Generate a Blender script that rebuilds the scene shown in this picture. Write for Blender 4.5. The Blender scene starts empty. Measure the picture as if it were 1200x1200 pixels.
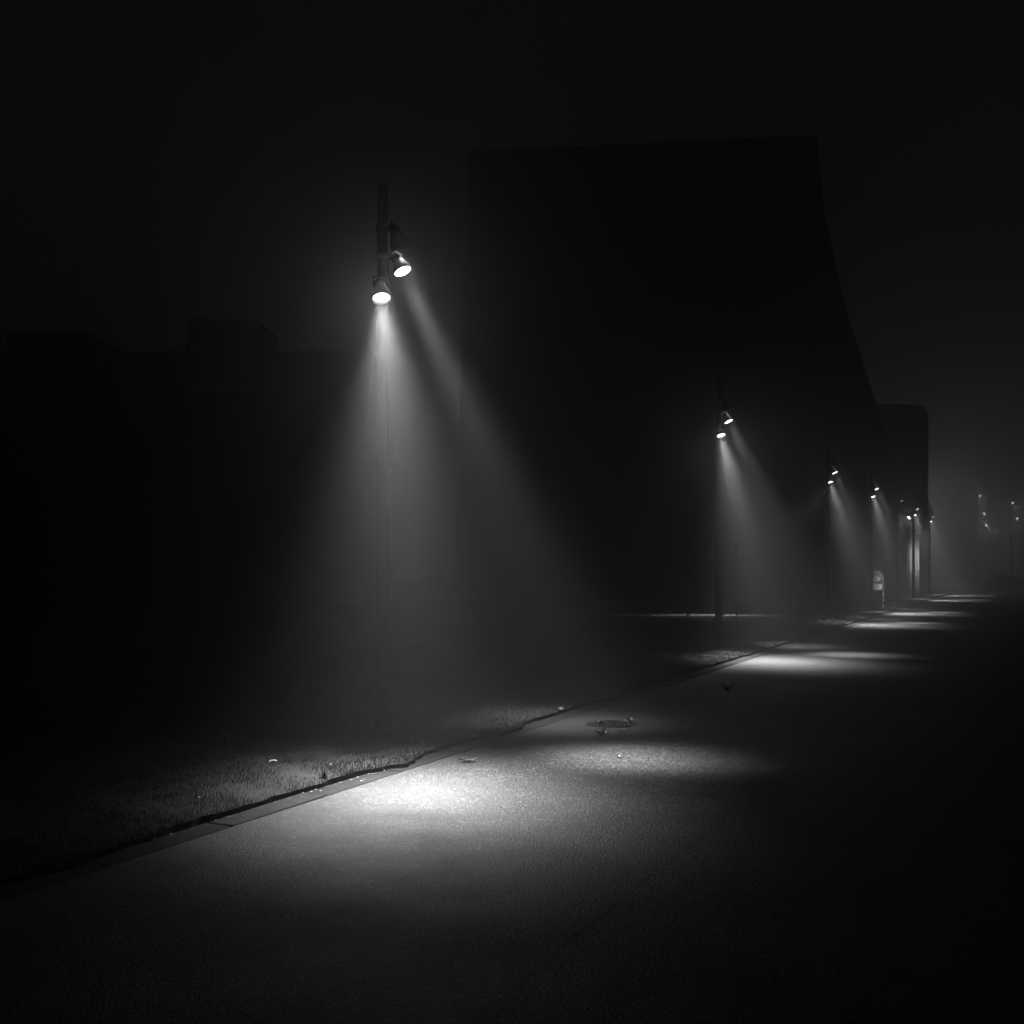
import bpy, bmesh, math, random
import numpy as np
from mathutils import Vector, Matrix

random.seed(7)
rng = np.random.default_rng(11)
scene = bpy.context.scene
COL = scene.collection

# ------------------------------------------------------------------ camera
CAM_H, FPX = 1.6, 1300.0            # eye height (m), focal length in px of a 1200 px frame
HX, HY = 600.0, 663.0               # principal column, horizon row
cam_d = bpy.data.cameras.new("camera")
cam = bpy.data.objects.new("camera", cam_d)
COL.objects.link(cam)
cam.location = (0, 0, CAM_H)
cam.rotation_euler = (math.pi / 2, 0, 0)
cam_d.sensor_width = 36.0
cam_d.lens = 36.0 * FPX / 1200.0
cam_d.shift_y = (HY - 600.0) / 1200.0
cam_d.clip_start = 0.05
cam_d.clip_end = 2000.0
scene.camera = cam

# ------------------------------------------------------------------ world (overcast night sky, no moon)
SKY = 0.0036
world = bpy.data.worlds.new("World")
scene.world = world
world.use_nodes = True
bg = world.node_tree.nodes.get("Background") or world.node_tree.nodes.new("ShaderNodeBackground")
bg.inputs[0].default_value = (1, 1, 1, 1)
bg.inputs[1].default_value = SKY

# ------------------------------------------------------------------ exposure, render
vs = scene.view_settings
scene.display_settings.display_device = 'sRGB'
vs.view_transform = 'Standard'
vs.look = 'None'
vs.exposure = 0.0
vs.gamma = 1.0
vs.use_curve_mapping = False
scene.render.engine = 'CYCLES'
cy = scene.cycles
cy.max_bounces = 6
cy.diffuse_bounces = 2
cy.glossy_bounces = 2
cy.volume_bounces = 1
cy.sample_clamp_indirect = 1.0
cy.sample_clamp_direct = 25.0
cy.caustics_reflective = False
cy.caustics_refractive = False
cy.use_denoising = True
cy.denoising_input_passes = 'RGB_ALBEDO_NORMAL'

# ------------------------------------------------------------------ lamp tuning
#           power W, (cut-off deg, exponent, share) of the wide core and of its hot centre, cut-off of the faint skirt (deg), its share, lens radiance
LAMP = {'low': (13200.0, (31.5, 5.5, 0.74), (11.5, 2.0, 0.19), 44.0, 0.006, 80.0),
        'mid': (10500.0, (18.0, 7.0, 1.0), (6.0, 2.0, 0.0), 30.0, 0.001, 9.0),
        'top': (7800.0, (20.5, 5.5, 1.0), (6.0, 2.0, 0.0), 44.0, 0.04, 8.0),
        'side': (1300.0, (24.0, 4.0, 1.0), (6.0, 2.0, 0.0), 62.0, 0.04, 50.0),
        'far': (60.0, (70.0, 1.5, 0.65), (6.0, 2.0, 0.0), 88.0, 0.35, 2.6)}
FOG_GLOW = 780.0  # radiance of the unseen lamp added for the fog glow
HAZE_DENSITY, HAZE_G = 0.020, 0.87


# ------------------------------------------------------------------ helpers
def at(px, py, Y):
    return Vector(((px - HX) / FPX * Y, Y, CAM_H - (py - HY) / FPX * Y))


RD = Vector((0.4298, 0.9029, 0))      # along the road
RR = Vector((0.9029, -0.4298, 0))     # to the right, across the road
K0 = Vector((-2.56, 5.547, 0))        # a point of the road's left edge


def road(s, t, z=0.0):
    p = K0 + RD * s + RR * t
    return Vector((p.x, p.y, z))


def tag(o, label=None, cat=None, group=None, kind=None):
    if label: o['label'] = label
    if cat: o['category'] = cat
    if group: o['group'] = group
    if kind: o['kind'] = kind
    return o


def empty(name, loc):
    o = bpy.data.objects.new(name, None)
    o.empty_display_size = 0.2
    COL.objects.link(o)
    o.location = loc
    return o


def link_mesh(name, me, mat, parent=None):
    o = bpy.data.objects.new(name, me)
    if mat is not None and not me.materials:
        me.materials.append(mat)
    COL.objects.link(o)
    if parent is not None:
        o.parent = parent
    return o


def obj(name, bm, mat, parent=None, smooth=False):
    bmesh.ops.recalc_face_normals(bm, faces=bm.faces)
    me = bpy.data.meshes.new(name)
    bm.to_mesh(me)
    bm.free()
    if smooth:
        for p in me.polygons:
            p.use_smooth = True
    return link_mesh(name, me, mat, parent)


def pydata(name, v, f, mat, parent=None, smooth=False):
    me = bpy.data.meshes.new(name)
    me.from_pydata([tuple(x) for x in v], [], f)
    me.update()
    if smooth:
        for p in me.polygons:
            p.use_smooth = True
    return link_mesh(name, me, mat, parent)


def add_box(bm, c, size, rot=None, bevel=0.0):
    m = Matrix.Translation(c)
    if rot is not None:
        m = m @ rot
    m = m @ Matrix.Diagonal((size[0], size[1], size[2], 1))
    r = bmesh.ops.create_cube(bm, size=1.0, matrix=m)
    if bevel:
        es = set()
        for v in r['verts']:
            es.update(v.link_edges)
        bmesh.ops.bevel(bm, geom=list(es), offset=bevel, segments=1, affect='EDGES')


def add_lathe(bm, prof, m=Matrix(), n=28, cap0=False, cap1=False):
    rings = []
    for r, z in prof:
        rings.append([bm.verts.new(m @ Vector((r * math.cos(2 * math.pi * k / n), r * math.sin(2 * math.pi * k / n), z))) for k in range(n)])
    for a, b in zip(rings, rings[1:]):
        for k in range(n):
            bm.faces.new((a[k], a[(k + 1) % n], b[(k + 1) % n], b[k]))
    if cap0: bm.faces.new(rings[0])
    if cap1: bm.faces.new(rings[-1])


def add_tube(bm, pts, r, n=8, closed=False):
    pts = [Vector(p) for p in pts]
    rings = []
    N = len(pts)
    ref = None
    for i, p in enumerate(pts):
        if closed:
            t = pts[(i + 1) % N] - pts[i - 1]
        else:
            t = pts[min(i + 1, N - 1)] - pts[max(i - 1, 0)]
        t.normalize()
        if ref is None:
            ref = Vector((0, 0, 1)) if abs(t.z) < 0.9 else Vector((1, 0, 0))
        a = t.cross(ref)
        if a.length < 1e-4:
            a = t.orthogonal()
        a.normalize()
        b = a.cross(t).normalized()
        ref = b
        rings.append([bm.verts.new(p + a * (r * math.cos(2 * math.pi * k / n)) + b * (r * math.sin(2 * math.pi * k / n))) for k in range(n)])
    pairs = list(zip(rings, rings[1:])) + ([(rings[-1], rings[0])] if closed else [])
    for A, B in pairs:
        for k in range(n):
            bm.faces.new((A[k], A[(k + 1) % n], B[(k + 1) % n], B[k]))
    if not closed:
        bm.faces.new(rings[0]); bm.faces.new(rings[-1])


def add_prism(bm, poly, axis_vec):
    a = [bm.verts.new(Vector(p)) for p in poly]
    b = [bm.verts.new(Vector(p) + Vector(axis_vec)) for p in poly]
    bm.faces.new(a); bm.faces.new(list(reversed(b)))
    n = len(a)
    for k in range(n):
        bm.faces.new((a[k], a[(k + 1) % n], b[(k + 1) % n], b[k]))


# ------------------------------------------------------------------ materials (all neutral: the photograph is monochrome)
def new_mat(name):
    m = bpy.data.materials.new(name)
    m.use_nodes = True
    nt = m.node_tree
    b = nt.nodes.get("Principled BSDF")
    return m, nt, b


def N(nt, t, **kw):
    n = nt.nodes.new(t)
    for k, v in kw.items():
        setattr(n, k, v)
    return n


def grey(v): return (v, v, v, 1)


def noise(nt, scale, detail=4.0, rough=0.55, coord='Object'):
    tc = N(nt, 'ShaderNodeTexCoord')
    n = N(nt, 'ShaderNodeTexNoise')
    n.inputs['Scale'].default_value = scale
    n.inputs['Detail'].default_value = detail
    n.inputs['Roughness'].default_value = rough
    nt.links.new(tc.outputs[coord], n.inputs['Vector'])
    return n


def ramp(nt, src, stops):
    r = N(nt, 'ShaderNodeValToRGB')
    e = r.color_ramp.elements
    while len(e) < len(stops): e.new(0.5)
    for k, (p, v) in enumerate(stops):
        e[k].position = p
        e[k].color = grey(v)
    nt.links.new(src, r.inputs[0])
    return r


def mult(nt, a, b, op='MULTIPLY'):
    m = N(nt, 'ShaderNodeMath', operation=op)
    for k, x in enumerate((a, b)):
        if isinstance(x, (int, float)): m.inputs[k].default_value = x
        else: nt.links.new(x, m.inputs[k])
    return m.outputs[0]


def bump(nt, b, h, strength, dist):
    bn = N(nt, 'ShaderNodeBump')
    bn.inputs['Strength'].default_value = strength
    bn.inputs['Distance'].default_value = dist
    nt.links.new(h, bn.inputs['Height'])
    nt.links.new(bn.outputs[0], b.inputs['Normal'])


def simple(name, lo, hi, scale=6.0, rough=0.6, metal=0.0, bstr=0.2, bdist=0.01, coord='Object', rnd=0.0, spec=0.4):
    m, nt, b = new_mat(name)
    n = noise(nt, scale, coord=coord)
    r = ramp(nt, n.outputs['Fac'], [(0.3, lo), (0.7, hi)])
    c = r.outputs[0]
    if rnd:
        oi = N(nt, 'ShaderNodeObjectInfo')
        k = mult(nt, mult(nt, oi.outputs['Random'], 2 * rnd), 1 - rnd, 'ADD')
        c = mult(nt, c, k)
    nt.links.new(c, b.inputs['Base Color'])
    b.inputs['Roughness'].default_value = rough
    b.inputs['Metallic'].default_value = metal
    b.inputs['Specular IOR Level'].default_value = spec
    if bstr:
        bump(nt, b, n.outputs['Fac'], bstr, bdist)
    return m


def asphalt_mat(name, base=0.075, rough=0.62):
    m, nt, b = new_mat(name)
    tc = N(nt, 'ShaderNodeTexCoord')
    v = N(nt, 'ShaderNodeTexVoronoi')
    v.inputs['Scale'].default_value = 75.0
    nt.links.new(tc.outputs['Object'], v.inputs['Vector'])
    fine = noise(nt, 160.0, 2.0)
    big = noise(nt, 0.9, 5.0, 0.6)
    mid = noise(nt, 5.0, 4.0, 0.6)
    # stone chips of different tone
    sep = N(nt, 'ShaderNodeSeparateColor')
    nt.links.new(v.outputs['Color'], sep.inputs[0])
    chips = ramp(nt, sep.outputs[0], [(0.0, 0.12), (0.6, 0.65), (0.84, 1.6), (1.0, 4.8)])
    wear = ramp(nt, big.outputs['Fac'], [(0.32, 0.6), (0.68, 1.3)])
    mot = ramp(nt, mid.outputs['Fac'], [(0.3, 0.82), (0.7, 1.15)])
    mp_ = N(nt, 'ShaderNodeMapping')                     # long worn streaks along the lane
    mp_.inputs['Rotation'].default_value = (0, 0, -math.atan2(RD.y, RD.x))
    mp_.inputs['Scale'].default_value = (0.35, 2.6, 1)
    nt.links.new(tc.outputs['Object'], mp_.inputs['Vector'])
    sn = N(nt, 'ShaderNodeTexNoise')
    sn.inputs['Scale'].default_value = 1.0
    sn.inputs['Detail'].default_value = 5.0
    sn.inputs['Distortion'].default_value = 0.8
    nt.links.new(mp_.outputs[0], sn.inputs['Vector'])
    streak = ramp(nt, sn.outputs['Fac'], [(0.34, 0.7), (0.66, 1.25)])
    vc = N(nt, 'ShaderNodeTexVoronoi', feature='DISTANCE_TO_EDGE')   # a few hairline cracks
    vc.inputs['Scale'].default_value = 0.42
    wob = mult(nt, mid.outputs['Fac'], 0.5)
    va = N(nt, 'ShaderNodeVectorMath', operation='ADD')
    nt.links.new(tc.outputs['Object'], va.inputs[0])
    nt.links.new(wob, va.inputs[1])
    nt.links.new(va.outputs[0], vc.inputs['Vector'])
    crack = ramp(nt, vc.outputs['Distance'], [(0.0, 0.35), (0.006, 1.0)])
    c = mult(nt, mult(nt, mult(nt, chips.outputs[0], wear.outputs[0]), mot.outputs[0]), base)
    c = mult(nt, mult(nt, c, streak.outputs[0]), crack.outputs[0])
    nt.links.new(c, b.inputs['Base Color'])
    rr = ramp(nt, big.outputs['Fac'], [(0.3, rough + 0.12), (0.7, rough - 0.06)])
    nt.links.new(rr.outputs[0], b.inputs['Roughness'])
    b.inputs['Specular IOR Level'].default_value = 0.35
    inv = mult(nt, 1.0, v.outputs['Distance'], 'SUBTRACT')
    h = mult(nt, mult(nt, inv, 0.7), mult(nt, fine.outputs['Fac'], 0.4), 'ADD')
    bump(nt, b, h, 0.8, 0.006)
    return m


M = {}
M['asphalt'] = asphalt_mat('asphalt', 0.023)
M['patch'] = asphalt_mat('asphalt_patch', 0.0195, 0.6)
M['tar'] = simple('tar_seal', 0.02, 0.035, 20, 0.55)
M['soil'] = simple('soil', 0.010, 0.028, 7, 0.95, bstr=0.8, bdist=0.03)
M['field'] = simple('field_ground', 0.02, 0.05, 2, 0.95, bstr=0.6, bdist=0.05)
M['slab'] = simple('gutter_concrete', 0.008, 0.02, 12, 0.8, bstr=0.35, bdist=0.004, rnd=0.45, spec=0.15)
M['path'] = simple('pale_concrete', 0.2, 0.3, 4, 0.8)
M['concrete'] = simple('dark_facade_concrete', 0.05, 0.09, 0.6, 0.85)
M['render'] = simple('facade_render', 0.05, 0.08, 0.8, 0.85)
M['roof'] = simple('slate_roof', 0.03, 0.05, 3, 0.7)
M['palewall'] = simple('pale_wall', 0.10, 0.14, 1.5, 0.8)
M['pole'] = simple('painted_steel_pole', 0.006, 0.010, 15, 0.75, bstr=0.05, spec=0.15)
M['metal'] = simple('dark_cast_metal', 0.012, 0.025, 30, 0.55, 0.0, bstr=0.1, bdist=0.002)
M['bright'] = simple('galvanised_steel', 0.55, 0.68, 30, 0.5, 0.0, bstr=0.05, bdist=0.002)
M['iron'] = simple('cast_iron', 0.006, 0.012, 40, 0.7, 0.0, bstr=0.3, bdist=0.002, spec=0.15)
M['board'] = simple('dark_board', 0.06, 0.08, 8, 0.5, bstr=0.02)
M['print'] = simple('pale_print', 0.4, 0.5, 8, 0.55, bstr=0.02)
M['rail'] = simple('weathered_steel_tube', 0.16, 0.24, 30, 0.5, 0.0, bstr=0.05, bdist=0.002)
M['ink'] = simple('dark_print', 0.02, 0.03, 8, 0.55, bstr=0.02)
M['leaf'] = simple('dry_leaf', 0.10, 0.24, 30, 0.55, bstr=0.3, bdist=0.003, rnd=0.4)
M['darkleaf'] = simple('wet_dark_leaf', 0.02, 0.05, 30, 0.45, bstr=0.3, bdist=0.003)
M['crumb'] = simple('leaf_crumbs', 0.03, 0.14, 25, 0.5, bstr=0.0)
M['paper'] = simple('crumpled_paper', 0.6, 0.75, 25, 0.8, bstr=0.2)
M['foliage'] = simple('bush_leaves', 0.03, 0.06, 3, 0.7, bstr=0.0)
M['bark'] = simple('bark', 0.04, 0.07, 12, 0.9)
M['stone'] = simple('gravel_stone', 0.1, 0.3, 40, 0.6, rnd=0.4)
mg, nt, b = new_mat('window_glass')
b.inputs['Base Color'].default_value = grey(0.012)
b.inputs['Roughness'].default_value = 0.08
nn = noise(nt, 1.5)
bump(nt, b, nn.outputs['Fac'], 0.02, 0.01)
M['glass'] = mg


def grass_mat():
    m, nt, b = new_mat('grass_blades')
    n = noise(nt, 1.3, 4.0, 0.6)
    n2 = noise(nt, 60.0, 1.0)
    r = ramp(nt, n.outputs['Fac'], [(0.3, 0.010), (0.7, 0.038)])
    r2 = ramp(nt, n2.outputs['Fac'], [(0.35, 0.5), (0.75, 2.0)])
    nt.links.new(mult(nt, r.outputs[0], r2.outputs[0]), b.inputs['Base Color'])
    b.inputs['Roughness'].default_value = 0.5
    b.inputs['Specular IOR Level'].default_value = 0.25
    return m


M['grass'] = grass_mat()


def emit(name, v):
    m, nt, b = new_mat(name)
    nt.nodes.remove(b)
    e = N(nt, 'ShaderNodeEmission')
    e.inputs[0].default_value = grey(1)
    e.inputs[1].default_value = v
    nt.links.new(e.outputs[0], nt.nodes['Material Output'].inputs[0])
    return m


for k, q in LAMP.items():
    M['lens_' + k] = emit('lit_lens_' + k, q[5])
M['lens_dim'] = emit('lit_lens_dim', 2.5)

# ------------------------------------------------------------------ setting: ground, lawn, road, gutter, path
bm = bmesh.new()
v = [bm.verts.new(p) for p in ((-190, -40, -0.06), (240, -40, -0.06), (240, 280, -0.06), (-190, 280, -0.06))]
bm.faces.new(v)
tag(obj('ground', bm, M['field']), kind='structure')

ROAD_T0, ROAD_T1, ROAD_S0, ROAD_S1 = 0.225, 13.0, -14.0, 95.0


def strip(name, s0, s1, t0, t1, z, mat, ns=2, nt_=2, wob=0.0):
    vv, ff = [], []
    for i in range(ns + 1):
        for j in range(nt_ + 1):
            s = s0 + (s1 - s0) * i / ns
            t = t0 + (t1 - t0) * j / nt_
            if wob and (i in (0, ns) or j in (0, nt_)):
                s += random.uniform(-wob, wob); t += random.uniform(-wob, wob)
            vv.append(road(s, t, z))
    for i in range(ns):
        for j in range(nt_):
            a = i * (nt_ + 1) + j
            ff.append((a, a + nt_ + 1, a + nt_ + 2, a + 1))
    return pydata(name, vv, ff, mat)


tag(strip('road', ROAD_S0, ROAD_S1, ROAD_T0, ROAD_T1, 0.0, M['asphalt'], 60, 10), kind='structure')
# tar-sealed seam along the road, a cross seam and two repair patches
tag(strip('road_seam', ROAD_S0, 60, 2.877, 2.884, 0.004, M['patch'], 300, 1, 0.006), kind='structure')
tag(strip('road_seam', 10.9, 10.98, 1.2, 4.2, 0.004, M['tar'], 1, 60, 0.02), kind='structure')
tag(strip('road_patch', 30.5, 34.0, 1.0, 4.4, 0.004, M['patch'], 14, 14, 0.12), kind='structure')
tag(strip('road_patch', 25.0, 25.7, 1.4, 6.5, 0.004, M['patch'], 4, 26, 0.08), kind='structure')


def lawn_h(x, y):
    h = (0.020 * np.sin(1.7 * x + 0.6 * y) + 0.018 * np.sin(0.9 * y - 1.1 * x + 1.3)
         + 0.012 * np.sin(3.9 * x - 2.3 * y) + 0.008 * np.sin(7.1 * x + 5.3 * y + 0.7) + 0.006 * np.sin(13.0 * x - 11.0 * y))
    return h


LAWN_T = 0.012


def lawn_edge(s):        # ragged edge of the turf towards the gutter
    lip = 0.12 * np.exp(-((s - 3.75) / 0.25) ** 2) + 0.15 * np.exp(-((s - 5.55) / 0.5) ** 2) + 0.10 * np.exp(-((s - 8.6) / 0.3) ** 2) + 0.07 * np.exp(-((s - 0.4) / 0.15) ** 2)
    return LAWN_T + lip + 0.030 * np.sin(2.9 * s) * np.sin(0.83 * s + 1.0) + 0.012 * np.sin(7.7 * s) + 0.010 * np.sin(19 * s + 0.4) + (0.004 + 0.15 * lip) * np.sin(23 * s + 2 * np.sin(5 * s))


def lawn_z(s, t):
    p = [K0.x + RD.x * s + RR.x * t, K0.y + RD.y * s + RR.y * t]
    d = np.clip((lawn_edge(s) - t) / 0.6, 0, 1)
    return 0.035 + d * (0.02 + lawn_h(p[0], p[1])), p


ss = np.concatenate([np.arange(-14, -2, 0.12), np.arange(-2, 12, 0.04), np.arange(12, 22, 0.12), np.arange(22, 96, 0.6)])
tt = -np.concatenate([[0.0], np.geomspace(0.05, 60, 90)])
vv, ff = [], []
for s in ss:
    e = float(lawn_edge(s))
    vv.append(road(s, e + 0.004, -0.055))
    for t in tt:
        z, p = lawn_z(s, e + t)
        vv.append((float(p[0]), float(p[1]), float(z)))
nc = len(tt) + 1
for i in range(len(ss) - 1):
    for j in range(nc - 1):
        a = i * nc + j
        ff.append((a, a + 1, a + nc + 1, a + nc))
lawn = pydata('lawn', vv, ff, M['soil'])
tag(lawn, kind='structure')

# gutter: concrete slabs set along the road edge, each its own piece
bm = bmesh.new()
c = road(30, 0.12, -0.045)
rotz = Matrix.Rotation(math.atan2(RD.y, RD.x), 4, 'Z')
add_box(bm, c, (112, 0.20, 0.02), rotz)
gut = obj('gutter', bm, M['tar'])
tag(gut, kind='structure')
bm = bmesh.new()
add_box(bm, Vector((0, 0, 0)), (0.985, 0.20, 0.05), None, 0.006)
bmesh.ops.recalc_face_normals(bm, faces=bm.faces)
slab_me = bpy.data.meshes.new('slab'); bm.to_mesh(slab_me); bm.free()
for i in range(60):
    s = -6 + i * 1.0
    o = link_mesh('slab', slab_me, M['slab'], gut)
    p = road(s, 0.122 + random.uniform(-0.006, 0.006), -0.018 + random.uniform(-0.005, 0.005))
    o.location = p
    o.rotation_euler = (random.uniform(-0.012, 0.012), random.uniform(-0.004, 0.004), math.atan2(RD.y, RD.x) + random.uniform(-0.004, 0.004))

# pale path across the lawn in front of the tower
bm = bmesh.new()
add_box(bm, Vector((5.6, 33.3, 0.095)), (5.2, 1.1, 0.07), None, 0.01)
tag(obj('footpath', bm, M['path']), kind='structure')

# ------------------------------------------------------------------ grass blades
def grass_patch(n, s0, s1, tmax, hlo, hhi, w):
    s = rng.uniform(s0, s1, n)
    t = lawn_edge(s) + 0.03 - tmax * rng.uniform(0, 1, n) ** 1.35
    # clumps: thin the turf in places
    z, p = lawn_z(s, np.minimum(t, lawn_edge(s) - 0.005))
    x, y = p
    dens = 0.45 * np.sin(0.9 * x + 2.2 * y + 1.0) * np.sin(3.1 * x - 0.8 * y) + 0.45 + 0.45 * np.sin(2.1 * x + 1.2 * y) * np.sin(1.3 * y - 2.6 * x + 0.5) + 0.25 * np.sin(6 * x + 7 * y)
    keep = rng.uniform(0, 1, n) < np.clip(dens + 0.2, 0.10, 1)
    x, y, z = x[keep], y[keep], z[keep]
    m = len(x)
    h = rng.uniform(hlo, hhi, m) * (0.7 + 0.5 * rng.uniform(0, 1, m))
    a = rng.uniform(0, 2 * np.pi, m)
    la = rng.uniform(0, 2 * np.pi, m)
    lean = rng.uniform(0.2, 1.1, m) * h
    wx, wy = np.cos(a) * w / 2, np.sin(a) * w / 2
    V = np.zeros((m, 5, 3))
    V[:, 0] = np.c_[x - wx, y - wy, z - 0.01]
    V[:, 1] = np.c_[x + wx, y + wy, z - 0.01]
    mx, my, mz = x + np.cos(la) * lean * 0.35, y + np.sin(la) * lean * 0.35, z + h * 0.62
    V[:, 2] = np.c_[mx - wx * .8, my - wy * .8, mz]
    V[:, 3] = np.c_[mx + wx * .8, my + wy * .8, mz]
    V[:, 4] = np.c_[x + np.cos(la) * lean, y + np.sin(la) * lean, z + h * (1 - 0.25 * lean / h)]
    return V.reshape(-1, 3), m


parts = [grass_patch(170000, -1.5, 9.5, 5.0, 0.012, 0.038, 0.003),
         grass_patch(70000, 9.0, 22.0, 6.0, 0.016, 0.042, 0.006),
         grass_patch(24000, 22.0, 45.0, 9.0, 0.03, 0.06, 0.014)]
V = np.concatenate([p[0] for p in parts])
m = len(V) // 5
base = np.arange(m) * 5
tri = np.stack([np.c_[base, base + 1, base + 3], np.c_[base, base + 3, base + 2], np.c_[base + 2, base + 3, base + 4]], 1).reshape(-1, 3)
me = bpy.data.meshes.new('grass')
me.vertices.add(len(V)); me.vertices.foreach_set('co', V.ravel())
me.loops.add(len(tri) * 3); me.loops.foreach_set('vertex_index', tri.ravel().astype(np.int32))
me.polygons.add(len(tri)); me.polygons.foreach_set('loop_start', (np.arange(len(tri)) * 3).astype(np.int32))
me.update(calc_edges=True); me.validate()
tag(link_mesh('grass', me, M['grass']), kind='stuff')

# ------------------------------------------------------------------ lamp posts
POLE_H = 5.09
HEAD_PROF = [(0.0, 0.205), (0.024, 0.203), (0.036, 0.192), (0.043, 0.172), (0.047, 0.135), (0.050, 0.115),
             (0.060, 0.085), (0.074, 0.050), (0.083, 0.022), (0.086, 0.004), (0.088, -0.042), (0.084, -0.042), (0.079, 0.012)]
LENS_PROF = [(0.0795, 0.012), (0.0005, 0.007)]


def mesh_of(bm, name, mat, smooth=True):
    bmesh.ops.recalc_face_normals(bm, faces=bm.faces)
    me_ = bpy.data.meshes.new(name)
    bm.to_mesh(me_); bm.free()
    if smooth:
        for p in me_.polygons: p.use_smooth = True
    me_.materials.append(mat)
    return me_


HOUSING = {}
def housing(prof):
    bm = bmesh.new(); add_lathe(bm, prof)
    for k in range(3):
        add_lathe(bm, [(0.0475, 0.136 + k * 0.012), (0.054, 0.137 + k * 0.012), (0.054, 0.141 + k * 0.012), (0.0465, 0.142 + k * 0.012)])
    return mesh_of(bm, 'spotlight', M['metal'])
HOUSING['hood'] = housing(HEAD_PROF)
HOUSING['flush'] = housing(HEAD_PROF[:9] + [(0.085, 0.0), (0.085, -0.004), (0.080, -0.004), (0.0795, 0.0)])
bm = bmesh.new()
pole_prof = [(0.070, 0.0), (0.068, 0.9), (0.064, 1.6), (0.056, 3.2), (0.047, 5.0), (0.045, 5.07), (0.038, 5.085), (0.0, 5.09)]
add_lathe(bm, pole_prof, n=24)
POLE = mesh_of(bm, 'pole', M['pole'])
bm = bmesh.new()
add_box(bm, Vector((0, 0, 0.012)), (0.26, 0.26, 0.024), None, 0.004)
for sx in (-1, 1):
    for sy in (-1, 1):
        add_lathe(bm, [(0.014, 0.0), (0.014, 0.042), (0.0, 0.044)], Matrix.Translation((0.1 * sx, 0.1 * sy, 0)), 6)
FOOT = mesh_of(bm, 'base_plate', M['metal'], False)
bm = bmesh.new()
add_box(bm, Vector((0, -0.0665, 0.55)), (0.07, 0.012, 0.30), None, 0.004)
HATCH = mesh_of(bm, 'hatch', M['pole'], False)
bm = bmesh.new()
add_lathe(bm, [(0.055, -0.025), (0.0635, -0.025), (0.0635, 0.025), (0.05, 0.025)], n=24)
add_box(bm, Vector((0.074, 0, 0)), (0.03, 0.03, 0.04), None, 0.003)
COLLAR = mesh_of(bm, 'collar', M['metal'])
LENS = {}
for k in list(LAMP) + ['dim']:
    bm = bmesh.new(); add_lathe(bm, LENS_PROF, n=16)
    LENS[k] = mesh_of(bm, 'lens', M['lens_' + k])
bm = bmesh.new(); add_lathe(bm, LENS_PROF, n=16)
LENS['off'] = mesh_of(bm, 'lens', M['glass'])

DIRS = {'low': Vector((0.52, -2.02, -4.00)), 'mid': Vector((1.92, -1.02, -4.26)), 'top': Vector((1.45, 0.95, -4.52))}
OFFS = {'low': Vector((0.01, -0.19, 3.99)), 'mid': Vector((0.187, -0.02, 4.26)), 'top': Vector((0.150, 0.02, 4.52))}


BEAMS = {}


def beam(kind):
    # one reflector lamp per kind: its angular distribution is a tight core plus a faint wide skirt
    if kind in BEAMS:
        return BEAMS[kind]
    P, core, centre, c2, share, L = LAMP[kind]
    ld = bpy.data.lights.new('spot', 'SPOT')
    ld.energy = P
    ld.spot_size = math.radians(175)
    ld.spot_blend = 0.6
    ld.shadow_soft_size = 0.065
    ld.use_nodes = True
    nt = ld.node_tree
    e = nt.nodes.get('Emission')
    tc = N(nt, 'ShaderNodeTexCoord')
    sx = N(nt, 'ShaderNodeSeparateXYZ')
    nt.links.new(tc.outputs['Normal'], sx.inputs[0])
    z = mult(nt, sx.outputs[2], 0.0, 'ABSOLUTE')

    def lobe(deg, p, k):
        zc = math.cos(math.radians(deg))
        x = mult(nt, mult(nt, mult(nt, z, zc, 'SUBTRACT'), 1 / (1 - zc)), 0.0, 'MAXIMUM')
        return mult(nt, mult(nt, x, p, 'POWER'), k)
    st = mult(nt, lobe(*core), lobe(c2, 1.5, share), 'ADD')
    if centre[2]:
        st = mult(nt, st, lobe(*centre), 'ADD')
    nt.links.new(st, e.inputs['Strength'])
    BEAMS[kind] = ld
    return ld


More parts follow.
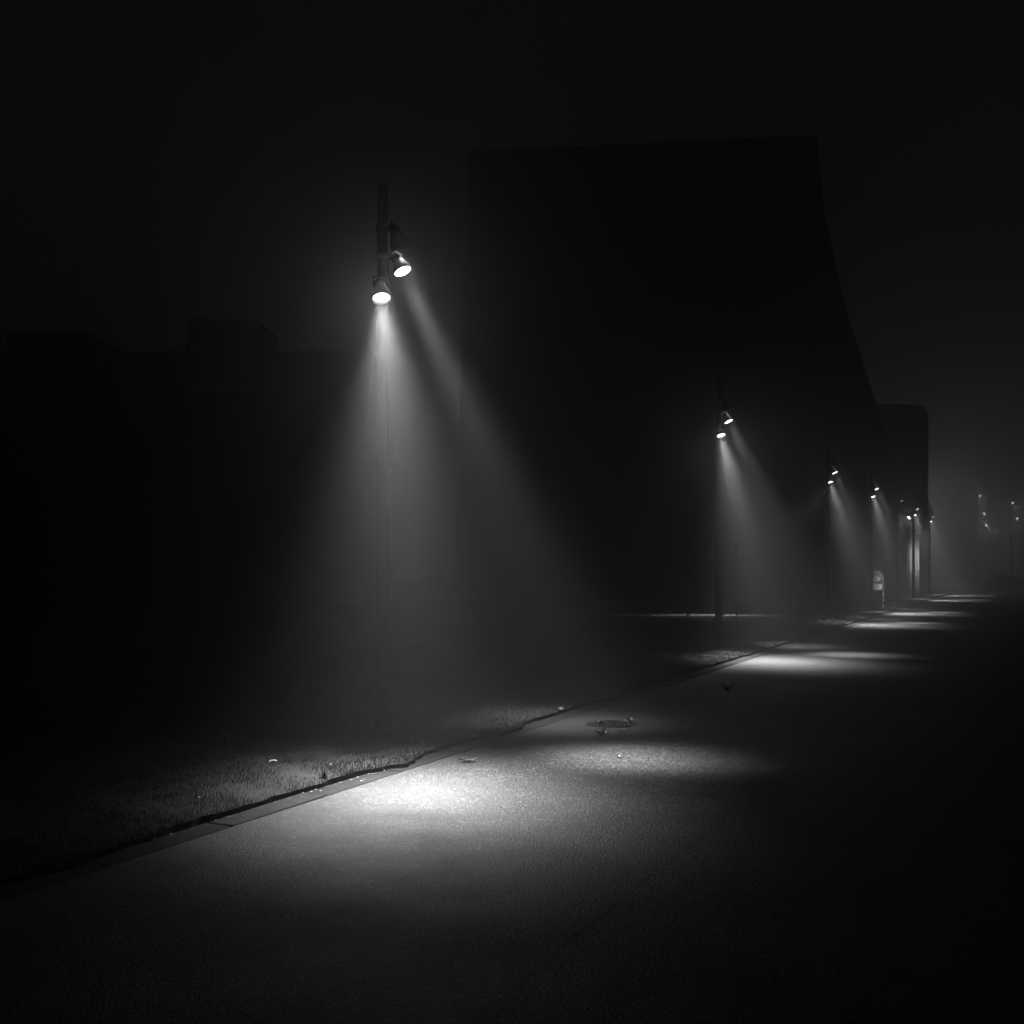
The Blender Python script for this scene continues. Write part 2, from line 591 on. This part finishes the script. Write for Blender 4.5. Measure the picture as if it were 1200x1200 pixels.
def make_post(base, label, heads, group='street lamp posts along the kerb', jit=0.0, lat=1.0):
    root = empty('lamp_post', base)
    tag(root, label, 'street lamp', group)
    link_mesh('pole', POLE, None, root)
    link_mesh('base_plate', FOOT, None, root)
    link_mesh('hatch', HATCH, None, root)
    for kind, off, dr, state, gain in heads:
        d = Vector(dr).normalized()
        if jit:
            d = (d + Vector((random.uniform(-jit, jit), random.uniform(-jit, jit), 0))).normalized()
        q = (-d).to_track_quat('Z', 'Y')           # local +Z is the back of the head
        h = link_mesh('spotlight', HOUSING['flush' if kind == 'mid' else 'hood'], None, root)
        h.location = off
        h.rotation_mode = 'QUATERNION'
        h.rotation_quaternion = q
        lk = kind if state == 'on' else state
        ln = link_mesh('lens', LENS[lk], None, h)
        if kind == 'mid': ln.location = (0, 0, -0.0125)
        # collar on the pole, level with the head's waist, turned towards the head
        waist = Vector(off) + q @ Vector((0, 0, 0.125))
        hor = Vector((waist.x, waist.y, 0))
        ang = math.atan2(hor.y, hor.x)
        co = link_mesh('collar', COLLAR, None, root)
        zc = waist.z + 0.03
        co.location = (0, 0, zc)
        co.rotation_euler = (0, 0, ang)
        # yoke: an arm from the collar and a U of flat bar to both sides of the head
        ax = q @ Vector((0, 0, 1))
        side = ax.cross(hor.normalized())
        if side.length < 0.05: side = Vector((0, 1, 0))
        side.normalize()
        start = hor.normalized() * 0.085 + Vector((0, 0, zc))
        bm = bmesh.new()
        pa = waist + side * 0.062
        pb = waist - side * 0.062
        back = waist + ax * 0.11
        mid_a = back + side * 0.062
        mid_b = back - side * 0.062
        add_tube(bm, [pa, (pa + mid_a) / 2, mid_a, back, mid_b, (pb + mid_b) / 2, pb], 0.0075, 6)
        add_tube(bm, [start, (start * 0.5 + back * 0.5) + Vector((0, 0, 0.012)), back], 0.010, 6)
        for sgn in (-1, 1):
            add_tube(bm, [waist + side * (0.046 * sgn), waist + side * (0.070 * sgn)], 0.013, 8)
        inv = Matrix.LocRotScale(Vector(off), q, None).inverted()
        bmesh.ops.transform(bm, matrix=inv, verts=bm.verts)
        obj('yoke', bm, M['metal'], h)
        if state == 'on':
            ld = beam(kind)
            lo = bpy.data.objects.new('spot', ld)
            COL.objects.link(lo)
            lo.parent = h
            lo.location = (0, 0, -0.075)
    return root


def std(states=('on', 'on', 'on'), gains=(1, 1, 1)):
    return [(k, OFFS[k], DIRS[k], st, g) for k, st, g in zip(('low', 'mid', 'top'), states, gains)]


posts = [
    (448.5, 10.30, 'tall dark lamp post nearest the camera, its base standing in the lit grass', std(), 0.07),
    (842.0, 21.00, 'second nearest lamp post along the kerb, thin stakes on the footpath behind it', std(), 0.07),
    (970.5, 32.10, 'lamp post with an extra fourth spotlight turned left towards the pale footpath',
     std() + [('side', Vector((-0.19, 0.03, 3.64)), Vector((-3.0, 1.0, -3.5)), 'on', 1.0)], 0.03),
    (1021.0, 39.30, 'lamp post standing right in front of the arched notice board',
     std()[:2] + [('top', OFFS['top'], Vector((1.15, 1.35, -4.4)), 'on', 1.0)], 0.0),
    (1052.0, 46.60, 'lamp post against the tower corner with only its middle spotlight faintly lit',
     std(('off', 'dim', 'off')), 0.0),
    (1070.5, 53.50, 'lamp post in front of the pale column, with a fourth spotlight facing the tower',
     std()[:2] + [('top', OFFS['top'], Vector((1.45, 3.5, -2.9)), 'on', 1.0)] + [('side', Vector((-0.24, -0.08, 3.86)), Vector((-3.0, -1.3, -2.1)), 'on', 1.0)], 0.0),
    (1089.5, 61.50, 'farthest lamp post of the row, standing beyond the pale column', std(), 0.0)]
for px, Y, label, heads, z in posts:
    p = at(px, HY, Y)
    make_post(Vector((p.x, p.y, z if z else 0.06)), label, heads, jit=0.0 if Y < 25 else 0.04)

# ------------------------------------------------------------------ tower building (dark mass behind the lamps)
YT = 48.0
outline = [(532, 720), (538, 520), (541, 400), (548, 182), (957, 163), (968, 260), (984, 330), (995, 374), (1026, 470),
           (1050, 552), (1054, 600), (1054, 709)]
tb = at(800, 706, YT)
tower = empty('tower_building', Vector((tb.x, tb.y, 0)))
tag(tower, 'huge dark windowless tower with a sloping right edge behind the lamp posts', 'building')
tower.rotation_euler = (0, 0, 0)


def loc(p, root): return Vector(p) - root.location


bm = bmesh.new()
poly = []
for px, py in outline:
    q = at(px, py, YT); q.z = max(q.z, 0.0); poly.append(loc(q, tower))
add_prism(bm, poly, (0, 11, 0))
obj('wall', bm, M['concrete'], tower)
a, b2 = at(548, 182, YT), at(957, 163, YT)
bm = bmesh.new()
poly = [loc(a + Vector((-0.05, -0.06, 0.005)), tower), loc(b2 + Vector((0.05, -0.06, 0.005)), tower),
        loc(b2 + Vector((0.05, -0.06, 0.16)), tower), loc(a + Vector((-0.05, -0.06, 0.16)), tower)]
add_prism(bm, poly, (0, 11.12, 0))
obj('parapet', bm, M['concrete'], tower)
bm = bmesh.new()
m0 = loc(at(563, 181, YT) + Vector((0, 0.6, 0)), tower)
add_tube(bm, [m0, m0 + Vector((0, 0, 1.4))], 0.035, 8)
obj('mast', bm, M['metal'], tower)

# annex beyond the tower, with a rounded roof corner
YA = 63.0
an_r, an_l = at(1088, HY, YA).x, at(940, HY, YA).x
top = at(0, 474, YA).z
annex = empty('annex_building', Vector(((an_r + an_l) / 2, YA, 0)))
tag(annex, 'lower dark building with a rounded roof corner behind the tower', 'building')
bm = bmesh.new()
rr_ = 0.75
arc = [Vector((an_r - rr_ + rr_ * math.cos(t), YA, top - rr_ + rr_ * math.sin(t))) for t in np.linspace(0, math.pi / 2, 8)]
poly = [loc(p, annex) for p in [Vector((an_l, YA, 0)), Vector((an_r, YA, 0))] + arc + [Vector((an_l, YA, top))]]
add_prism(bm, poly, (0, 14, 0))
obj('wall', bm, M['render'], annex)
bm = bmesh.new()
add_box(bm, loc(Vector(((an_r + an_l) / 2 - 0.6, YA - 0.05, 4.2)), annex), (an_r - an_l - 1.4, 0.08, 0.25))
obj('ledge', bm, M['concrete'], annex)
# pale column that stands in front of the annex
p0, p1 = at(1066, HY, 57.0), at(1077.5, HY, 57.0)
col = empty('column', Vector(((p0.x + p1.x) / 2, 57.0, 0)))
tag(col, 'pale square column rising behind the lamp post beyond the tower corner', 'column')
bm = bmesh.new(); add_box(bm, Vector((0, 0.22, 2.25)), (p1.x - p0.x, 0.44, 4.3), None, 0.015)
obj('shaft', bm, M['palewall'], col)
bm = bmesh.new(); add_box(bm, Vector((0, 0.22, 0.05)), (0.62, 0.56, 0.1), None, 0.01)
obj('plinth', bm, M['path'], col)
bm = bmesh.new(); add_box(bm, Vector((0, 0.22, 4.47)), (0.62, 0.56, 0.14), None, 0.01)
obj('cap', bm, M['path'], col)

# ------------------------------------------------------------------ low building at the left: wall, ledge, mansard roof, two dormers
YL = 42.0
mb = empty('mansard_building', Vector((at(190, HY, YL).x, YL, 0)))
tag(mb, 'low dark building with two boxy roof dormers at the far left', 'building')
xl, xr = at(-260, HY, YL).x, at(428, HY, YL).x
zl, zt = at(0, 522, YL).z, at(0, 400, YL).z
bm = bmesh.new()
add_box(bm, loc(Vector(((xl + xr) / 2, YL + 5, zl / 2)), mb), (xr - xl, 10, zl))
obj('wall', bm, M['render'], mb)
bm = bmesh.new()
add_box(bm, loc(Vector(((xl + xr) / 2, YL + 4.9, zl + 0.085)), mb), (xr - xl + 0.5, 10.5, 0.16), None, 0.02)
obj('ledge', bm, M['render'], mb)
bm = bmesh.new()
z0 = zl + 0.17
pr = [loc(Vector((xl, YL, z0)), mb), loc(Vector((xl, YL + 10, z0)), mb), loc(Vector((xl, YL + 8, zt)), mb), loc(Vector((xl, YL + 1.9, zt)), mb)]
add_prism(bm, pr, (xr - xl, 0, 0))
obj('roof', bm, M['roof'], mb)
for px0, px1, py0, py1 in ((4, 104, 388, 464), (216, 302, 372, 458)):
    q0, q1 = at(px0, py1, YL), at(px1, py0, YL)
    bm = bmesh.new()
    add_box(bm, loc(Vector(((q0.x + q1.x) / 2, YL + 2.0, (q0.z + q1.z) / 2)), mb), (q1.x - q0.x, 3.6, q1.z - q0.z), None, 0.03)
    dm = obj('dormer', bm, M['render'], mb)
    bm = bmesh.new()
    add_box(bm, loc(Vector(((q0.x + q1.x) / 2, YL + 0.18, (q0.z + q1.z) / 2 - 0.1)), mb), ((q1.x - q0.x) - 0.55, 0.03, (q1.z - q0.z) - 0.65))
    obj('pane', bm, M['glass'], dm)
    bm = bmesh.new()
    w, h = (q1.x - q0.x) - 0.5, (q1.z - q0.z) - 0.6
    cx, cz = (q0.x + q1.x) / 2, (q0.z + q1.z) / 2 - 0.1
    for dx, dz, sw, sh in ((-w / 2, 0, 0.07, h + 0.07), (w / 2, 0, 0.07, h + 0.07), (0, -h / 2, w - 0.08, 0.07), (0, h / 2, w - 0.08, 0.07), (0, 0, 0.05, h - 0.08)):
        add_box(bm, loc(Vector((cx + dx, YL + 0.14, cz + dz)), mb), (sw, 0.09, sh))
    obj('window_frame', bm, M['render'], dm)
for k in range(7):
    wx = xl + 2.2 + k * (xr - xl - 4.4) / 6
    bm = bmesh.new()
    add_box(bm, loc(Vector((wx, YL - 0.004, 3.1)), mb), (1.3, 0.05, 1.5))
    wn = obj('window', bm, M['glass'], mb)
    bm = bmesh.new()
    for dx, dz, sw, sh in ((-0.68, 0, 0.08, 1.66), (0.68, 0, 0.08, 1.66), (0, 0.79, 1.26, 0.08), (0, -0.79, 1.26, 0.08), (0, 0, 0.05, 1.48)):
        add_box(bm, loc(Vector((wx + dx, YL - 0.02, 3.1 + dz)), mb), (sw, 0.12, sh))
    obj('window_frame', bm, M['render'], wn)

# ------------------------------------------------------------------ notice board
YS = 41.0
sb = at(1026.5, HY, YS)
sign = empty('notice_board', Vector((sb.x, YS, 0.06)))
tag(sign, 'arched notice board with pale emblem and white notice behind a lamp post', 'sign')
W, Hs = 0.27, 1.36
arcp = [Vector((W * math.cos(t), 0, Hs - W + W * math.sin(t))) for t in np.linspace(0, math.pi, 13)]
bm = bmesh.new()
add_tube(bm, [Vector((W, 0, 0))] + arcp + [Vector((-W, 0, 0))], 0.018, 8)
obj('frame', bm, M['rail'], sign)
bm = bmesh.new()
wi = W - 0.022
pa = [Vector((wi, -0.01, 0.62))] + [Vector((wi * math.cos(t), -0.01, Hs - W + wi * math.sin(t))) for t in np.linspace(0, math.pi, 13)] + [Vector((-wi, -0.01, 0.62))]
add_prism(bm, pa, (0, 0.02, 0))
obj('panel', bm, M['board'], sign)
bm = bmesh.new()
for t in np.linspace(0.25, math.pi - 0.25, 11):           # arc of marks round the top, too small to read
    add_box(bm, Vector((0.205 * math.cos(t), -0.016, Hs - W + 0.205 * math.sin(t))), (0.022, 0.006, 0.045), Matrix.Rotation(-(t - math.pi / 2), 4, 'Y'))
tag(obj('marks', bm, M['print'], sign), kind='stuff')
bm = bmesh.new()
ell = [Vector((0.03 + 0.135 * math.cos(t), -0.018, 1.06 + 0.10 * math.sin(t))) for t in np.linspace(0, 2 * math.pi, 20, endpoint=False)]
add_prism(bm, ell, (0, 0.006, 0))
em = obj('emblem', bm, M['print'], sign)
bm = bmesh.new()
add_box(bm, Vector((0.01, -0.021, 1.03)), (0.25, 0.004, 0.035), Matrix.Rotation(0.75, 4, 'Y'))
add_lathe(bm, [(0.0, 0), (0.026, 0), (0.026, 0.004), (0, 0.004)], Matrix.Translation((0.02, -0.0195, 1.09)) @ Matrix.Rotation(math.pi / 2, 4, 'X'), 12)
obj('emblem_mark', bm, M['ink'], em)
bm = bmesh.new()
add_box(bm, Vector((0.03, -0.018, 0.755)), (0.36, 0.008, 0.20))
nt_o = obj('notice', bm, M['print'], sign)
bm = bmesh.new()
add_box(bm, Vector((0.03, -0.023, 0.81)), (0.27, 0.003, 0.02))
for k in range(3):
    add_box(bm, Vector((0.03, -0.023, 0.765 - 0.03 * k)), (0.27 - 0.04 * (k == 2), 0.003, 0.006))
obj('text_line', bm, M['ink'], nt_o)

# ------------------------------------------------------------------ thin posts and hoop on the lawn by the footpath
for px, Y, hgt, label in ((863, 32.0, 2.25, 'taller thin stake at the pale footpath, right of the second lamp post'),
                          (806, 32.2, 1.55, 'shorter thin stake at the pale footpath, left of the second lamp post')):
    p = at(px, HY, Y)
    st = empty('stake', Vector((p.x, p.y, 0.05)))
    tag(st, label, 'stake')
    bm = bmesh.new(); add_lathe(bm, [(0.034, -0.05), (0.033, hgt * 0.6), (0.030, hgt), (0.0, hgt + 0.02)], n=10)
    obj('shaft', bm, M['bark'], st)
    bm = bmesh.new(); add_lathe(bm, [(0.033, hgt - 0.16), (0.0375, hgt - 0.16), (0.0375, hgt - 0.11), (0.03, hgt - 0.11)], n=10)
    obj('band', bm, M['metal'], st)

YH = 30.5
hb = at(937, HY, YH)
hoop = empty('hoop_rail', Vector((hb.x, hb.y, 0.05)))
tag(hoop, 'small bent metal hoop on a thin leg in the grass between lamp posts', 'rail')
zt_, zb_ = at(0, 698, YH).z - 0.05, at(0, 705.5, YH).z - 0.05
bm = bmesh.new()
r_ = (zt_ - zb_) / 2
loop = [Vector((-0.16, 0, zb_)), Vector((0.0, 0, zb_))] + [Vector((0.12 + r_ * math.sin(t) * 0.8, 0, (zt_ + zb_) / 2 - r_ * math.cos(t))) for t in np.linspace(0, math.pi, 9)] + [Vector((-0.17, 0.02, zt_)), Vector((-0.19, 0.02, (zt_ + zb_) / 2))]
add_tube(bm, loop, 0.011, 8, closed=True)
obj('hoop', bm, M['bright'], hoop)
bm = bmesh.new()
add_tube(bm, [Vector((-0.12, 0, zb_ - 0.012)), Vector((-0.10, 0, zb_ - 0.22)), Vector((-0.03, 0, 0.25)), Vector((-0.01, 0, -0.04))], 0.012, 8)
obj('leg', bm, M['metal'], hoop)
bm = bmesh.new()
add_box(bm, Vector((-0.115, -0.01, zb_ - 0.10)), (0.07, 0.05, 0.09), None, 0.008)
obj('clamp', bm, M['bright'], hoop)

# ------------------------------------------------------------------ manhole cover
mp = at(716, 848.5, 11.2)
mh = empty('manhole_cover', Vector((mp.x, mp.y, 0.0)))
tag(mh, 'dark round manhole cover in the asphalt with leaves on its rim', 'manhole cover')
bm = bmesh.new()
add_lathe(bm, [(0.225, 0.001), (0.255, 0.001), (0.255, 0.006), (0.225, 0.006)], n=40)
obj('rim', bm, M['iron'], mh)
bm = bmesh.new()
add_lathe(bm, [(0.0005, 0.007), (0.221, 0.007), (0.221, 0.002)], n=40)
cv = obj('cover', bm, M['iron'], mh)
bm = bmesh.new()
for i in range(-5, 6):
    for j in range(-5, 6):
        if math.hypot(i, j) * 0.038 < 0.2:
            add_box(bm, Vector((i * 0.038, j * 0.038, 0.009)), (0.022, 0.012, 0.005), Matrix.Rotation(math.pi / 4 if (i + j) % 2 else -math.pi / 4, 4, 'Z'))
tag(obj('studs', bm, M['iron'], cv), kind='stuff')

# ------------------------------------------------------------------ fallen leaves, paper, weed, twigs
def leaf_mesh(L, Wd, curl, seed):
    r = random.Random(seed)
    vv, ff = [], []
    nseg = 7
    for i in range(nseg + 1):
        u = i / nseg
        w = Wd * math.sin(math.pi * min(1, u * 0.95 + 0.03)) ** 0.8 * (1 + 0.25 * (i % 2)) / 2
        zc = curl * (u - 0.5) ** 2 * 4
        for k in (-1, 0, 1):
            vv.append((L * (u - 0.5), k * w, zc + abs(k) * curl * (0.7 + r.uniform(-0.3, 0.3)) * 0.6 + 0.003))
    for i in range(nseg):
        for k in range(2):
            a = i * 3 + k
            ff.append((a, a + 3, a + 4, a + 1))
    vv.append((L * 0.5 + L * 0.35, 0.004, curl * 1.2 + 0.004)); vv.append((L * 0.5 + L * 0.35, -0.004, curl * 1.2 + 0.004))
    n = len(vv)
    ff.append((nseg * 3 + 1, n - 2, n - 1))
    m_ = bpy.data.meshes.new('fallen_leaf'); m_.from_pydata(vv, [], ff); m_.update()
    return m_


LM = [leaf_mesh(0.10, 0.06, 0.02, 1), leaf_mesh(0.085, 0.055, 0.03, 2), leaf_mesh(0.12, 0.05, 0.015, 3)]
for q in LM: q.materials.append(M['leaf'])
LD = [leaf_mesh(0.13, 0.09, 0.05, 4)]
LD[0].materials.append(M['darkleaf'])


def ground_at(px, py):
    Y = CAM_H * FPX / (py - HY)
    return at(px, py, Y)


def leaf(px, py, label, me_, sc=1.0, z=0.0, group=None, rz=None):
    p = ground_at(px, py)
    o = link_mesh('fallen_leaf', me_, None)
    o.location = (p.x, p.y, z)
    o.rotation_euler = (random.uniform(-0.2, 0.2), random.uniform(-0.2, 0.2), random.uniform(0, 6.28) if rz is None else rz)
    o.scale = (sc, sc, sc)
    tag(o, label, 'leaf', group)
    return o


G = 'fallen leaves on the road'
leaf(548, 893, 'pale leaf lying on the asphalt between the gutter and the lit patch', LM[2], 1.3, 0.004, G, 0.2)
leaf(703, 849, 'pale leaf lying on the left rim of the manhole cover', LM[1], 0.8, 0.012, G)
leaf(738, 846, 'pale leaf lying on the right rim of the manhole cover', LM[0], 0.9, 0.012, G)
leaf(704, 861, 'curled leaf lying on the asphalt just in front of the manhole cover', LD[0], 0.85, 0.004, G, 0.1)
leaf(709, 860, 'small bright leaf beside the curled leaf in front of the manhole cover', LM[1], 0.7, 0.004, G, 0.9)
leaf(725, 888, 'tiny pale leaf in the middle of the second bright light pool', LM[1], 0.5, 0.004, G)
leaf(791, 828, 'small pale leaf on the dark asphalt halfway to the second lamp post', LM[0], 0.8, 0.004, G)
leaf(791, 874, 'small pale leaf on the asphalt to the right of the nearest bright pools', LM[2], 0.5, 0.004, G)
leaf(853, 810, 'dark clumped leaf on the asphalt in front of the second lamp post', LD[0], 1.4, 0.004, G, 0.4)
leaf(655, 836, 'pale upturned leaf lying at the gutter beside the dark edging slabs', LM[2], 1.5, 0.03, G, 1.2)
leaf(403, 1090, 'tiny leaf lying on the dim asphalt nearest the bottom of the picture', LM[2], 0.35, 0.004, G)
leaf(478, 896, 'pale leaf lying on a gutter slab right of the nearest lamp post', LM[0], 0.9, 0.012, G)
# crumpled paper on the grass
pp = ground_at(320, 905)
bm = bmesh.new()
bmesh.ops.create_icosphere(bm, subdivisions=2, radius=0.026)
for v_ in bm.verts:
    v_.co *= random.uniform(0.6, 1.15)
    v_.co.z *= 0.55
    v_.co.x *= 1.3
o = obj('paper_scrap', bm, M['paper'])
o.location = (pp.x, pp.y, 0.085)
tag(o, 'crumpled white paper scrap on the grass left of the nearest lamp post', 'litter')
# weed at the turf edge
wp = ground_at(379, 918)
weed = empty('weed', Vector((wp.x, wp.y, -0.005)))
tag(weed, 'small dark weed sprouting at the turf edge beside the gutter', 'plant')
bm = bmesh.new()
for k in range(14):
    a = random.uniform(0, 6.28); h = random.uniform(0.05, 0.11); l = random.uniform(0.01, 0.05)
    q = Vector((math.cos(a) * l, math.sin(a) * l, h))
    s_ = Vector((-math.sin(a), math.cos(a), 0)) * 0.011
    v0 = bm.verts.new((0, 0, 0)); v1 = bm.verts.new(q * 0.55 + s_); v2 = bm.verts.new(q); v3 = bm.verts.new(q * 0.55 - s_)
    bm.faces.new((v0, v1, v2, v3))
obj('foliage', bm, M['darkleaf'], weed)
bm = bmesh.new(); add_tube(bm, [Vector((0, 0, -0.02)), Vector((0.004, 0, 0.05)), Vector((0.012, 0.004, 0.12))], 0.003, 5)
obj('stem', bm, M['bark'], weed)

# litter too small and many to count: leaf crumbs and grit along the gutter and over the turf
vv, ff = [], []
for k in range(1100):
    if k < 420:
        s, t = random.uniform(-3, 14), 0.035 + abs(random.gauss(0, 0.05))
        z = 0.009
    elif k < 650:
        s = random.uniform(-1.5, 14); t = -0.1 - abs(random.gauss(0, 1.4))
        z = float(lawn_z(s, t)[0]) + 0.035
    else:
        s, t = random.uniform(-2, 14), random.uniform(0.35, 3.5); z = 0.003
    p = road(s, t, z)
    r = random.uniform(0.003, 0.011) if k < 650 else random.uniform(0.002, 0.007)
    a = random.uniform(0, 6.28)
    tx, ty = random.uniform(-0.6, 0.6), random.uniform(-0.6, 0.6)
    n0 = len(vv)
    for i in range(5):
        an = a + i * 1.2566
        rx, ry = r * math.cos(an) * random.uniform(0.7, 1.4), r * math.sin(an) * random.uniform(0.5, 1.0)
        vv.append((p.x + rx, p.y + ry, p.z + max(0, rx * tx + ry * ty) + 0.002))
    vv.append((p.x, p.y, p.z + r * 0.5))
    for i in range(5):
        ff.append((n0 + i, n0 + (i + 1) % 5, n0 + 5))
tag(pydata('leaf_litter', vv, ff, M['crumb']), kind='stuff')

# ------------------------------------------------------------------ far end: bushes and two masts with small lights
def bush(p, rx, rz, label, seed):
    r = random.Random(seed)
    root = empty('bush', p)
    tag(root, label, 'bush', 'bushes at the far end of the road')
    vv, ff = [], []
    for c_ in range(26):
        a, u = r.uniform(0, 6.28), r.uniform(0, 1) ** 0.5
        cc = Vector((math.cos(a) * rx * u * 0.85, math.sin(a) * rx * 0.6 * u, rz * r.uniform(0.25, 0.95) * (1 - 0.45 * u * u)))
        for k in range(46):
            d = Vector((r.gauss(0, 1), r.gauss(0, 1), r.gauss(0, 1))).normalized() * (0.34 * rx * r.uniform(0.3, 0.8))
            q = cc + d
            q.z = max(q.z, 0.03)
            e1 = Vector((r.gauss(0, 1), r.gauss(0, 1), r.gauss(0, 1))).normalized() * 0.09
            e2 = e1.orthogonal().normalized() * 0.05
            n0 = len(vv)
            vv += [q - e1, q + e2, q + e1, q - e2]
            ff.append((n0, n0 + 1, n0 + 2, n0 + 3))
    pydata('foliage', vv, ff, M['foliage'], root)
    bm = bmesh.new()
    for k in range(4):
        a = k * 1.57 + 0.3
        add_tube(bm, [Vector((0, 0, -0.1)), Vector((math.cos(a) * rx * 0.15, math.sin(a) * rx * 0.12, rz * 0.3)), Vector((math.cos(a) * rx * 0.4, math.sin(a) * rx * 0.3, rz * 0.65))], 0.03, 6)
    obj('stem', bm, M['bark'], root)


bush(at(1180, HY, 70) * 1.0 - Vector((0, 0, CAM_H)), 1.3, 1.0, 'tallest rounded dark bush at the far right end of the road', 1)
bush(at(1196, HY, 68) - Vector((0, 0, CAM_H)), 1.1, 0.7, 'lower dark bush cut by the right edge of the picture', 2)
bush(at(1158, HY, 74) - Vector((0, 0, CAM_H)), 1.2, 0.65, 'lowest dark bush left of the tallest one at the road end', 3)


def far_mast(px, Y, ys, label):
    root = empty('light_mast', at(px, HY, Y) - Vector((0, 0, CAM_H)))
    tag(root, label, 'light mast', 'light masts far off in the fog')
    hz = [at(px, y, Y).z for _, y in ys]
    bm = bmesh.new(); add_lathe(bm, [(0.10, 0), (0.08, max(hz) * 0.6), (0.06, max(hz) + 0.5), (0, max(hz) + 0.52)], n=10)
    obj('pole', bm, M['pole'], root)
    for (hx, hy), z in zip(ys, hz):
        dx = (hx - px) / FPX * Y
        bm = bmesh.new()
        add_tube(bm, [Vector((0, 0, z + 0.1)), Vector((dx, -0.25, z + 0.12)), Vector((dx, -0.6, z + 0.08))], 0.03, 6)
        add_lathe(bm, [(0.0005, 0.22), (0.07, 0.2), (0.10, 0.0), (0.11, -0.02)], Matrix.Translation((dx, -0.7, z)) @ Matrix.Rotation(-0.8, 4, 'X'), 12)
        h = obj('spotlight', bm, M['metal'], root)
        bm = bmesh.new()
        add_lathe(bm, [(0.0005, 0.0), (0.095, 0.002)], Matrix.Translation((dx, -0.7, z)) @ Matrix.Rotation(-0.8, 4, 'X'), 12)
        obj('lens', bm, M['lens_far'], h)
        lo = bpy.data.objects.new('spot', beam('far'))
        COL.objects.link(lo)
        lo.parent = h
        lo.location = (dx, -0.82, z - 0.12)
        lo.rotation_euler = (-0.5, 0, 0)


far_mast(1147, 84.0, ((1144, 582), (1148.5, 602.5), (1151, 616)), 'left of two faint light masts in the fog with three small lights')
far_mast(1184.5, 84.0, ((1182, 590), (1187, 608)), 'right of two faint light masts in the fog with two small lights')

# unseen lamp added behind the annex to make fog glow round the buildings' outlines
gp = at(1035, HY, 86) - Vector((0, 0, CAM_H))
gl = empty('added_glow_lamp', gp)
tag(gl, 'unseen globe lamp added behind the rounded annex to make the fog glow', 'street lamp')
bm = bmesh.new(); add_lathe(bm, [(0.10, 0), (0.07, 2.0), (0.05, 5.6), (0.09, 5.62), (0.09, 5.7), (0, 5.71)], n=12)
obj('pole', bm, M['pole'], gl)
bm = bmesh.new(); bmesh.ops.create_icosphere(bm, subdivisions=2, radius=0.22, matrix=Matrix.Translation((0, 0, 5.95)))
obj('globe', bm, emit('added_fog_glow', FOG_GLOW), gl, smooth=True)

# ------------------------------------------------------------------ haze (night fog)
bm = bmesh.new()
x0, x1, y0, y1, z0, z1 = -200, 250, -50, 290, -1.2, 21.9
add_box(bm, Vector(((x0 + x1) / 2, (y0 + y1) / 2, (z0 + z1) / 2)), (x1 - x0, y1 - y0, z1 - z0))
mh_ = bpy.data.materials.new('fog')
mh_.use_nodes = True
mh_.cycles.volume_sampling = 'EQUIANGULAR'
nt = mh_.node_tree
for n_ in list(nt.nodes):
    if n_.type == 'BSDF_PRINCIPLED': nt.nodes.remove(n_)
pv = N(nt, 'ShaderNodeVolumePrincipled')
pv.inputs['Color'].default_value = grey(0.92)
pv.inputs['Density'].default_value = HAZE_DENSITY
pv.inputs['Anisotropy'].default_value = HAZE_G
nt.links.new(pv.outputs[0], nt.nodes['Material Output'].inputs['Volume'])
tag(obj('haze', bm, mh_), kind='stuff')
